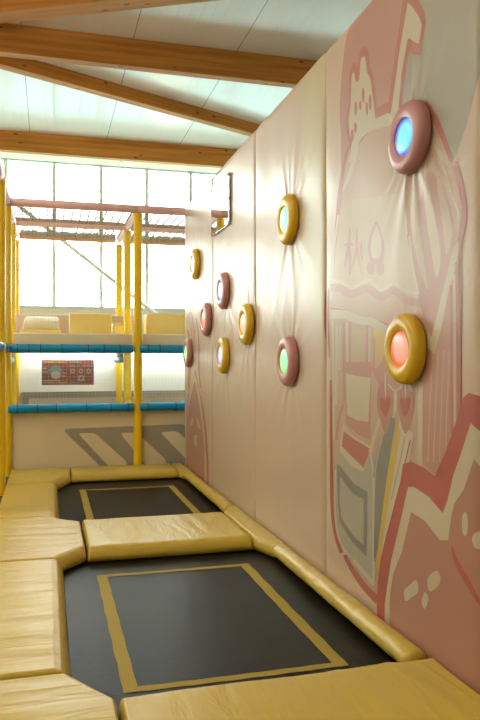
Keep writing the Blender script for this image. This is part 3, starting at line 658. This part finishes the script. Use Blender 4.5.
# ------------------------------------------------------------------ trampolines
def trampoline(y0, y1, tape, label):
    zm = -0.125
    t = empty('trampoline', (0.94, (y0 + y1) / 2, zm), label, 'trampoline', 'sunken black trampolines')
    cy = (y0 + y1) / 2
    bm = bmesh.new(); nx, ny = 24, 32; X0, X1 = 0.05 - 0.94, 1.84 - 0.94
    g = [[bm.verts.new((X0 + (X1 - X0) * i / nx, y0 - 0.03 - cy + (y1 - y0 + 0.06) * j / ny, 0)) for i in range(nx + 1)] for j in range(ny + 1)]
    def sag(x, y):
        return -0.012 * max(0, (1 - (x / 0.85) ** 2)) * max(0, 1 - (y / ((y1 - y0) / 2)) ** 2)
    for row in g:
        for v in row: v.co.z = sag(v.co.x, v.co.y)
    for j in range(ny):
        for i in range(nx): bm.faces.new((g[j][i], g[j][i + 1], g[j + 1][i + 1], g[j + 1][i]))
    o = done('jumping_mat', bm, M['mat'], t, True)
    if o.data.polygons[0].normal.z < 0: o.data.flip_normals()
    md = o.modifiers.new('thick', 'SOLIDIFY'); md.thickness = 0.006; md.offset = -1
    # taped rectangle: mitred corners and slightly wavy edges
    (ax0, ay0, ax1, ay1), wd_ = tape, (0.075, 0.055)
    bm = bmesh.new()
    ox0, oy0, ox1, oy1 = ax0 - 0.94, ay0 - cy, ax1 - 0.94, ay1 - cy; wx, wy = wd_
    outer = [(ox0, oy0), (ox1, oy0), (ox1, oy1), (ox0, oy1)]
    inner = [(ox0 + wx, oy0 + wy), (ox1 - wx, oy0 + wy), (ox1 - wx, oy1 - wy), (ox0 + wx, oy1 - wy)]
    for s in range(4):
        a, b, c, d = outer[s], outer[(s + 1) % 4], inner[(s + 1) % 4], inner[s]; K = 28; pv = None
        for k in range(K + 1):
            f = k / K; wv = 0 if k in (0, K) else 0.0025 * math.sin(k * 1.3 + s)
            p = [a[j] + (b[j] - a[j]) * f for j in (0, 1)]; q = [d[j] + (c[j] - d[j]) * f for j in (0, 1)]
            if s % 2: p[0] += wv; q[0] += wv * 0.7
            else: p[1] += wv; q[1] += wv * 0.7
            cur = (bm.verts.new((p[0], p[1], sag(*p) + 0.002)), bm.verts.new((q[0], q[1], sag(*q) + 0.002)))
            if pv: bm.faces.new((pv[0], cur[0], cur[1], pv[1]))
            pv = cur
    o = done('tape_outline', bm, M['tape'], t)
    if o.data.polygons[0].normal.z < 0: o.data.flip_normals()
    md = o.modifiers.new('thick', 'SOLIDIFY'); md.thickness = 0.0012; md.offset = 1
    # steel frame under the pads and the springs joining it to the mat
    bm = bmesh.new(); z = -0.05
    fa, fb, fc, fd_ = X0 + 0.0, y0 - cy - 0.03, X1 - 0.01, y1 - cy + 0.03
    for p, q in (((fa, fb), (fc, fb)), ((fc, fb), (fc, fd_)), ((fc, fd_), (fa, fd_)), ((fa, fd_), (fa, fb))):
        tube(bm, (*p, z), (*q, z), 0.024, 10)
    done('frame', bm, M['steel'], t)
trampoline(3.17, 5.66, (0.355, 3.44, 1.545, 5.38), 'near black trampoline with a yellow taped rectangle, largest in the foreground')
trampoline(6.86, 9.42, (0.38, 7.17, 1.57, 8.99), 'far black trampoline with a yellow taped rectangle')

# ------------------------------------------------------------------ soft play frame
sp = empty('soft_play_frame', (1.26, 10.2, ZF), 'two-storey soft play frame of yellow posts, pink top bars and teal rails with nets', 'play frame')
SPL = Vector((1.26, 10.2, ZF))
def part(name, bm, mat, label=None, smooth=False, kind=None):
    bmesh.ops.translate(bm, vec=-SPL, verts=bm.verts[:])
    o = done(name, bm, mat, sp, smooth)
    if label: o['label'] = label
    if kind: o['kind'] = kind
    return o
PX = [-0.55, 1.26, 3.07]; PY = [10.2, 11.6, 13.0]; ZB = 3.69
def post(x, y, r=0.062, top=ZB - 0.07):
    bm = bmesh.new(); prof = [(ZF, r)]; z = ZF + 0.45
    while z < top - 0.1:      # sleeve lengths meet in shallow grooves
        prof += [(z - 0.02, r), (z - 0.006, r * 0.99), (z, r * 0.95), (z + 0.006, r * 0.99), (z + 0.02, r)]; z += 0.5
    prof.append((top, r)); pv = None
    for z_, q in prof:
        ring = [bm.verts.new((x + q * math.cos(t), y + q * math.sin(t), z_)) for t in [math.pi * k / 12 for k in range(24)]]
        if pv:
            for k in range(24): bm.faces.new((pv[k], pv[(k + 1) % 24], ring[(k + 1) % 24], ring[k]))
        pv = ring
    cap = [bm.verts.new(v.co + Vector((0, 0, 0.0005))) for v in pv]; bm.faces.new(cap)
    for f in bm.faces: f.smooth = len(f.verts) == 4
    return part('post', bm, M['post'])
for y in PY:
    for x in PX: post(x, y)
for y in (8.8, 7.4, 6.0): post(PX[0], y)
for x in (-2.36, -4.17):
    for y in (7.4, 8.8, 10.2, 11.6, 13.0): post(x, y)
def bar(name, p, q, mat, r=0.06, ties=0, label=None):
    bm = bmesh.new(); L = (Vector(q) - Vector(p)).length
    tube(bm, p, q, r, 18, 0.05, max(3, int(L / 0.15)))
    o = part(name, bm, mat, label, True)
    if ties:
        p, q = Vector(p), Vector(q); d = (q - p).normalized(); s = 0.12
        while s < L - 0.05:
            c = p + d * s - SPL; bm = bmesh.new(); tube(bm, c - d * 0.006, c + d * 0.006, r * 1.07, 18); s += random.uniform(0.15, 0.42)
            done('cable_tie', bm, M['blue_tie'], o)
    return o
for k, y in enumerate(PY):
    mt = [M['pink_bar'], M['pink_bar'], M['peach_bar']][k]
    for a, b in ((-2.36, -0.55), (-0.55, 1.26), (1.26, 3.07)):
        bar('top_bar', (a + (0.0 if k == 0 else 0.06), y, ZB), (b - (0.0 if k == 0 else 0.06), y, ZB), mt, 0.06 if k < 2 else 0.045)
for x in (-0.55, 1.26, 3.07, -2.36):
    for a, b in ((10.2, 11.6), (11.6, 13.0)): bar('top_bar', (x, a + 0.06, ZB), (x, b - 0.06, ZB), M['pink_bar'], 0.05)
for a, b in ((8.8, 10.2), (7.4, 8.8), (6.0, 7.4)):
    bar('top_bar', (-0.55, a + 0.06, ZB), (-0.55, b - 0.06, ZB), M['pink_bar'], 0.055)
    bar('rail', (-0.55, a + 0.07, 1.66), (-0.55, b - 0.07, 1.66), M['blue_bar'], 0.06, 1)
for z in (1.66, 0.82):
    for a, b in ((-0.55, 1.26), (1.26, 3.07)):
        bar('rail', (a + 0.02, 10.2 - 0.015, z), (b - 0.07 if a < 0 else b - 0.07, 10.2 - 0.015, z), M['blue_bar'], 0.062, 1)
bar('rail', (1.20, 11.67, 1.50), (1.20, 12.93, 1.50), plain('pale_blue_sleeve', (0.25, 0.45, 0.58), 0.5), 0.05)
bar('rail', (-0.55, 10.28, 1.50), (-0.55, 11.5, 1.50), bpy.data.materials['pale_blue_sleeve'], 0.05)
bm = bmesh.new(); tube(bm, (-0.56, 9.78, ZF), (-0.56, 9.78, 1.60), 0.022, 12); part('pole', bm, M['pipe'], 'pale grey bare pole', True)
bm = bmesh.new()
for k in range(14): tube(bm, (1.20, 11.75 + k * 0.085, 1.50), (1.20, 11.79 + k * 0.085, 1.66), 0.012, 6)
part('rail_net', bm, M['roof_net'])
# deck, edge pad, lower board, light strip
bm = bmesh.new(); box(bm, -4.1, 3.05, 10.26, 13.05, 1.66, 1.74); part('deck', bm, M['deck'])
for a, b in ((-0.47, 1.19), (1.33, 3.0)):
    bm = bmesh.new(); box(bm, a, b, 10.23, 10.36, 1.70, 1.88, 0.02); part('deck_edge_pad', bm, M['cream_pad'], None, True)
bm = bmesh.new(); box(bm, -0.5, 3.0, 13.07, 13.10, 0.93, 1.66); part('back_board', bm, M['white_board'], 'white board under the deck')
bm = bmesh.new(); box(bm, -0.5, 3.0, 13.0, 13.04, ZF, 0.92); part('back_fabric', bm, M['fabric'])
bm = bmesh.new(); box(bm, -0.45, 2.95, 12.97, 12.995, 0.82, 0.93); box(bm, -0.45, -0.33, 12.97, 12.995, 0.2, 0.82); part('back_border', bm, M['fabric_grey'], 'grey printed border')
bm = bmesh.new(); box(bm, -0.4, 2.9, 12.80, 12.84, 1.625, 1.655); part('light_strip', bm, M['led'], 'glowing white strip under the deck')
bm = bmesh.new(); box(bm, -0.4, 2.9, 10.42, 10.45, 1.635, 1.655); part('light_strip', bm, M['led'], 'glowing white strip under the deck')
# lower front fabric with its printed grey bars
YFb = 10.235
for a, b in ((-0.5, 1.225), (1.295, 3.0)):
    bm = bmesh.new(); box(bm, a, b, YFb, YFb + 0.012, ZF, 0.80); part('fabric_panel', bm, M['fabric'])
def flat(name, pts, Y, mat, lift, smooth=True, th=0.0012):
    P_ = smooth_poly(pts, 4) if smooth else pts
    bm = bmesh.new(); vs = [bm.verts.new((on_y(px, py, Y)[0], Y - lift, max(on_y(px, py, Y)[2], ZF + 0.01))) for px, py in P_]
    f = bm.faces.new(vs); r = bmesh.ops.extrude_face_region(bm, geom=[f]); bmesh.ops.translate(bm, vec=(0, -th, 0), verts=[v for v in r['geom'] if isinstance(v, bmesh.types.BMVert)])
    bmesh.ops.triangulate(bm, faces=[f for f in bm.faces if len(f.verts) > 4])
    return part(name, bm, mat)
def rnd(pts, r=3.0):
    out = []; n = len(pts)
    for i in range(n):
        p = Vector(pts[i]); a = (Vector(pts[i - 1]) - p); b = (Vector(pts[(i + 1) % n]) - p)
        ra = min(r, a.length * 0.45); rb = min(r, b.length * 0.45)
        p0 = p + a.normalized() * ra; p2 = p + b.normalized() * rb
        for k in range(6):
            t = k / 5; out.append(tuple(p0 * (1 - t) ** 2 + p * 2 * t * (1 - t) + p2 * t * t))
    return out
flat('printed_bars', rnd([(62, 429), (100, 466), (108, 478), (330, 478), (215, 441), (183.5, 424)], 6), YFb, M['fabric_grey'], 0.002, False)
for q in ([(77.5, 433), (95, 433), (127, 462), (128, 476), (118, 476), (107.5, 465)], [(120, 433), (137, 432.5), (166, 460), (167, 476), (157, 476), (145.5, 465)], [(160, 432), (177, 431), (212, 462), (213, 476), (203, 476), (190, 463)]):
    flat('printed_gap', rnd(q, 4), YFb, M['fabric'], 0.0045, False)
# nets
def net(name, o0, u, v, nu, nv, r, mat, diag=False):
    bm = bmesh.new(); o0, u, v = Vector(o0), Vector(u), Vector(v)
    def seg(p, q): tube(bm, p, q, r, 4)
    for i in range(nu + 1): seg(o0 + u * (i / nu), o0 + u * (i / nu) + v)
    for j in range(nv + 1): seg(o0 + v * (j / nv), o0 + v * (j / nv) + u)
    part(name, bm, mat)
for a in (-0.49, 1.32):
    w = 1.69
    net('net', (a, 10.21, 1.88), (w, 0, 0), (0, 0, 1.76), 34, 35, 0.0017, M['net'])
    net('net', (a, 10.21, 0.88), (w, 0, 0), (0, 0, 0.72), 34, 15, 0.0014, M['net'])
    for y in (10.26, 11.66):
        net('roof_net', (a, y, ZB + 0.01), (w, 0, 0), (0, 1.28, 0), 14, 11, 0.010, M['roof_net'])
    bm = bmesh.new()    # net gathered along the rear bar
    for k in range(60):
        x = a + 0.01 + (w - 0.02) * k / 60; tube(bm, (x, 12.93 + random.uniform(-.02, .02), ZB + 0.02), (x + 0.028, 12.94, ZB + 0.10 + random.uniform(-.01, .01)), 0.016, 6)
    part('gathered_net', bm, M['net'])
net('net', (-0.55, 8.86, 1.75), (0, 1.28, 0), (0, 0, 1.86), 24, 35, 0.0011, M['net'])
for y in (8.86, 7.46): net('side_net', (-0.56, y, ZB), (0, 1.28, 0), (-1.7, 0, 0.0), 12, 14, 0.0045, M['roof_net'])
net('side_net', (-0.56, 10.26, ZB - 0.28), (0, 1.28, 0), (0, 0, 0.24), 12, 3, 0.004, M['roof_net'])

# ------------------------------------------------------------------ things on the deck
def deckthing(name, px0, px1, py0, Y, depth, mat, label, cat, z0=1.742, bev=0.025, group=None):
    x0, _, z1 = on_y(px0, py0, Y); x1 = on_y(px1, py0, Y)[0]
    bm = bmesh.new(); box(bm, x0, x1, Y, Y + depth, z0, z1, bev)
    return tag(done(name, bm, mat, None, True), label, cat, group)
G1 = 'soft blocks on the play deck'
deckthing('foam_block', 69.5, 112, 313, 10.9, 0.3, M['block'], 'bright yellow foam block left of the middle post, upright on the deck', 'foam block', group=G1)
deckthing('foam_block', 146, 196, 313.5, 10.9, 0.3, M['block'], 'yellow foam block right of the middle post, beside the padded wall', 'foam block', group=G1)
b = empty('foam_step', (0, 0, 1.742), 'low foam step with a white top, at the left of the deck', 'foam block', G1)
x0, _, z1 = on_y(20.5, 329, 11.7); x1 = on_y(61, 329, 11.7)[0]; z2 = on_y(40, 317, 12.3)[2]
bm = bmesh.new(); box(bm, x0, x1, 11.7, 12.5, 0, z1 - 1.742, 0.02); done('base', bm, M['block'], b, True)
bm = bmesh.new()
vs = [bm.verts.new(c) for c in ((x0 + .02, 11.72, z1 - 1.742), (x1 - .02, 11.72, z1 - 1.742), (x1 - .02, 12.45, z1 - 1.742), (x0 + .02, 12.45, z1 - 1.742), (x0 + .06, 12.1, z2 - 1.742), (x1 - .04, 12.1, z2 - 1.742), (x1 - .04, 12.45, z2 - 1.742), (x0 + .06, 12.45, z2 - 1.742))]
for f in ((0, 1, 2, 3), (0, 1, 5, 4), (1, 2, 6, 5), (2, 3, 7, 6), (3, 0, 4, 7), (4, 5, 6, 7)): bm.faces.new([vs[k] for k in f])
bmesh.ops.bevel(bm, geom=bm.edges[:], offset=0.02, segments=2, affect='EDGES')
done('top', bm, vinyl('white_foam_vinyl', (0.85, 0.80, 0.66), 0.5), b, True)
bm = bmesh.new(); x0 = on_y(113, 320, 11.9)[0]; x1 = on_y(134, 320, 11.9)[0]; zt = on_y(113, 322, 11.9)[2]
vs = [bm.verts.new(c) for c in ((x0, 11.9, 1.742), (x1, 11.9, 1.742), (x1, 12.4, 1.742), (x0, 12.4, 1.742), (x0, 11.9, zt), (x1 - 0.18, 11.9, zt), (x1 - 0.18, 12.4, zt), (x0, 12.4, zt))]
for f in ((0, 1, 2, 3), (0, 1, 5, 4), (1, 2, 6, 5), (2, 3, 7, 6), (3, 0, 4, 7), (4, 5, 6, 7)): bm.faces.new([vs[k] for k in f])
bmesh.ops.bevel(bm, geom=bm.edges[:], offset=0.02, segments=2, affect='EDGES')
tag(done('foam_wedge', bm, M['block'], None, True), 'pale yellow foam wedge behind the middle post, sloping to the right', 'foam block', G1)
deckthing('foam_barrier', 14, 134, 314, 12.78, 0.08, M['pinkwall'], 'dusky pink padded barrier along the back of the deck', 'barrier', bev=0.02)

# sign hung under the deck
sg = empty('sign_board', (*on_y(68, 372.5, 12.85),), 'small rust red rules sign with round icons, on the white board under the deck', 'sign')
c0 = Vector(sg.location)
def srect(name, u0, u1, v0, v1, mat, lift):
    """u, v measured in fractions of the sign"""
    W_, H_ = 0.90, 0.445
    bm = bmesh.new(); box(bm, (u0 - .5) * W_, (u1 - .5) * W_, -lift - 0.003, -lift, (.5 - v1) * H_, (.5 - v0) * H_); return done(name, bm, M[mat], sg)
bm = bmesh.new(); box(bm, -0.45, 0.45, 0, 0.012, -0.2225, 0.2225); box(bm, -0.45, -0.43, 0.012, 0.215, 0.1, 0.12); box(bm, 0.43, 0.45, 0.012, 0.215, 0.1, 0.12); done('board', bm, M['s_rust'], sg)
for v in (0.06, 0.87):
    srect('stripe', 0.03, 0.25, v, v + 0.05, 's_yellow', 0.001); srect('stripe', 0.28, 0.48, v, v + 0.05, 's_yellow', 0.001); srect('stripe', 0.52, 0.74, v, v + 0.05, 's_teal', 0.001)
def disc(name, u, v, r, mat, lift, sx=1):
    bm = bmesh.new(); bmesh.ops.create_cone(bm, segments=24, radius1=r, radius2=r, depth=0.003, cap_ends=True)
    bmesh.ops.rotate(bm, matrix=Matrix.Rotation(math.pi / 2, 3, 'X'), verts=bm.verts[:]); bmesh.ops.scale(bm, vec=(sx, 1, 1), verts=bm.verts[:])
    bmesh.ops.translate(bm, vec=((u - .5) * .9, -lift - 0.0015, (.5 - v) * .445), verts=bm.verts[:]); return done(name, bm, M[mat], sg)
for u in (0.59, 0.75, 0.90): disc('icon', u, 0.44, 0.042, 's_pale', 0.001); disc('icon_mark', u, 0.44, 0.022, 's_rust', 0.005)
srect('icon', 0.70, 0.81, 0.62, 0.84, 's_pale', 0.001); srect('icon_mark', 0.73, 0.78, 0.67, 0.79, 's_rust', 0.005)
disc('picture', 0.26, 0.44, 0.105, 's_teal', 0.001); disc('picture', 0.27, 0.60, 0.07, 's_pale', 0.005, 1.2); disc('picture', 0.25, 0.30, 0.03, 's_teal', 0.005)
bm = bmesh.new()
for u0, u1, v in [(0.52 + 0.032 * k, 0.543 + 0.032 * k, 0.22) for k in range(14) if k not in (4, 7)] + [(0.02, 0.10, 0.31), (0.02, 0.12, 0.45), (0.40, 0.46, 0.50), (0.38, 0.45, 0.62), (0.02, 0.35, 0.80)]:
    box(bm, (u0 - .5) * .9, (u1 - .5) * .9, -0.0045, -0.001, (.5 - v - .045) * .445, (.5 - v) * .445)
done('lettering', bm, M['s_pale'], sg)

# steel bracing rod in front of the glazing and pale tent outside
a = Vector(on_y(15, 203, 15.45)); c = Vector(on_y(124, 289, 15.45))
bm = bmesh.new(); dd = (c - a).normalized(); tube(bm, a - dd * 2.0, c + dd * 1.0, 0.045, 10)
tag(done('bracing_rod', bm, M['pipe'], None, True), 'thin pale diagonal bracing rod in front of the windows', 'rod')
bm = bmesh.new(); bmesh.ops.create_uvsphere(bm, u_segments=32, v_segments=16, radius=1)
bmesh.ops.bisect_plane(bm, geom=bm.verts[:] + bm.edges[:] + bm.faces[:], plane_co=(0, 0, 0), plane_no=(0, 0, -1), clear_outer=True)
tx, ty_, tz_ = on_y(165, 316, 26)
bmesh.ops.scale(bm, vec=(0.9, 1.5, tz_ + 1.25), verts=bm.verts[:])
o = done('tent', bm, M['hill'], None, True); o.location = (tx, 26, -1.0)
tag(o, 'pale domed tent outside beyond the windows, right of the middle post', 'tent')
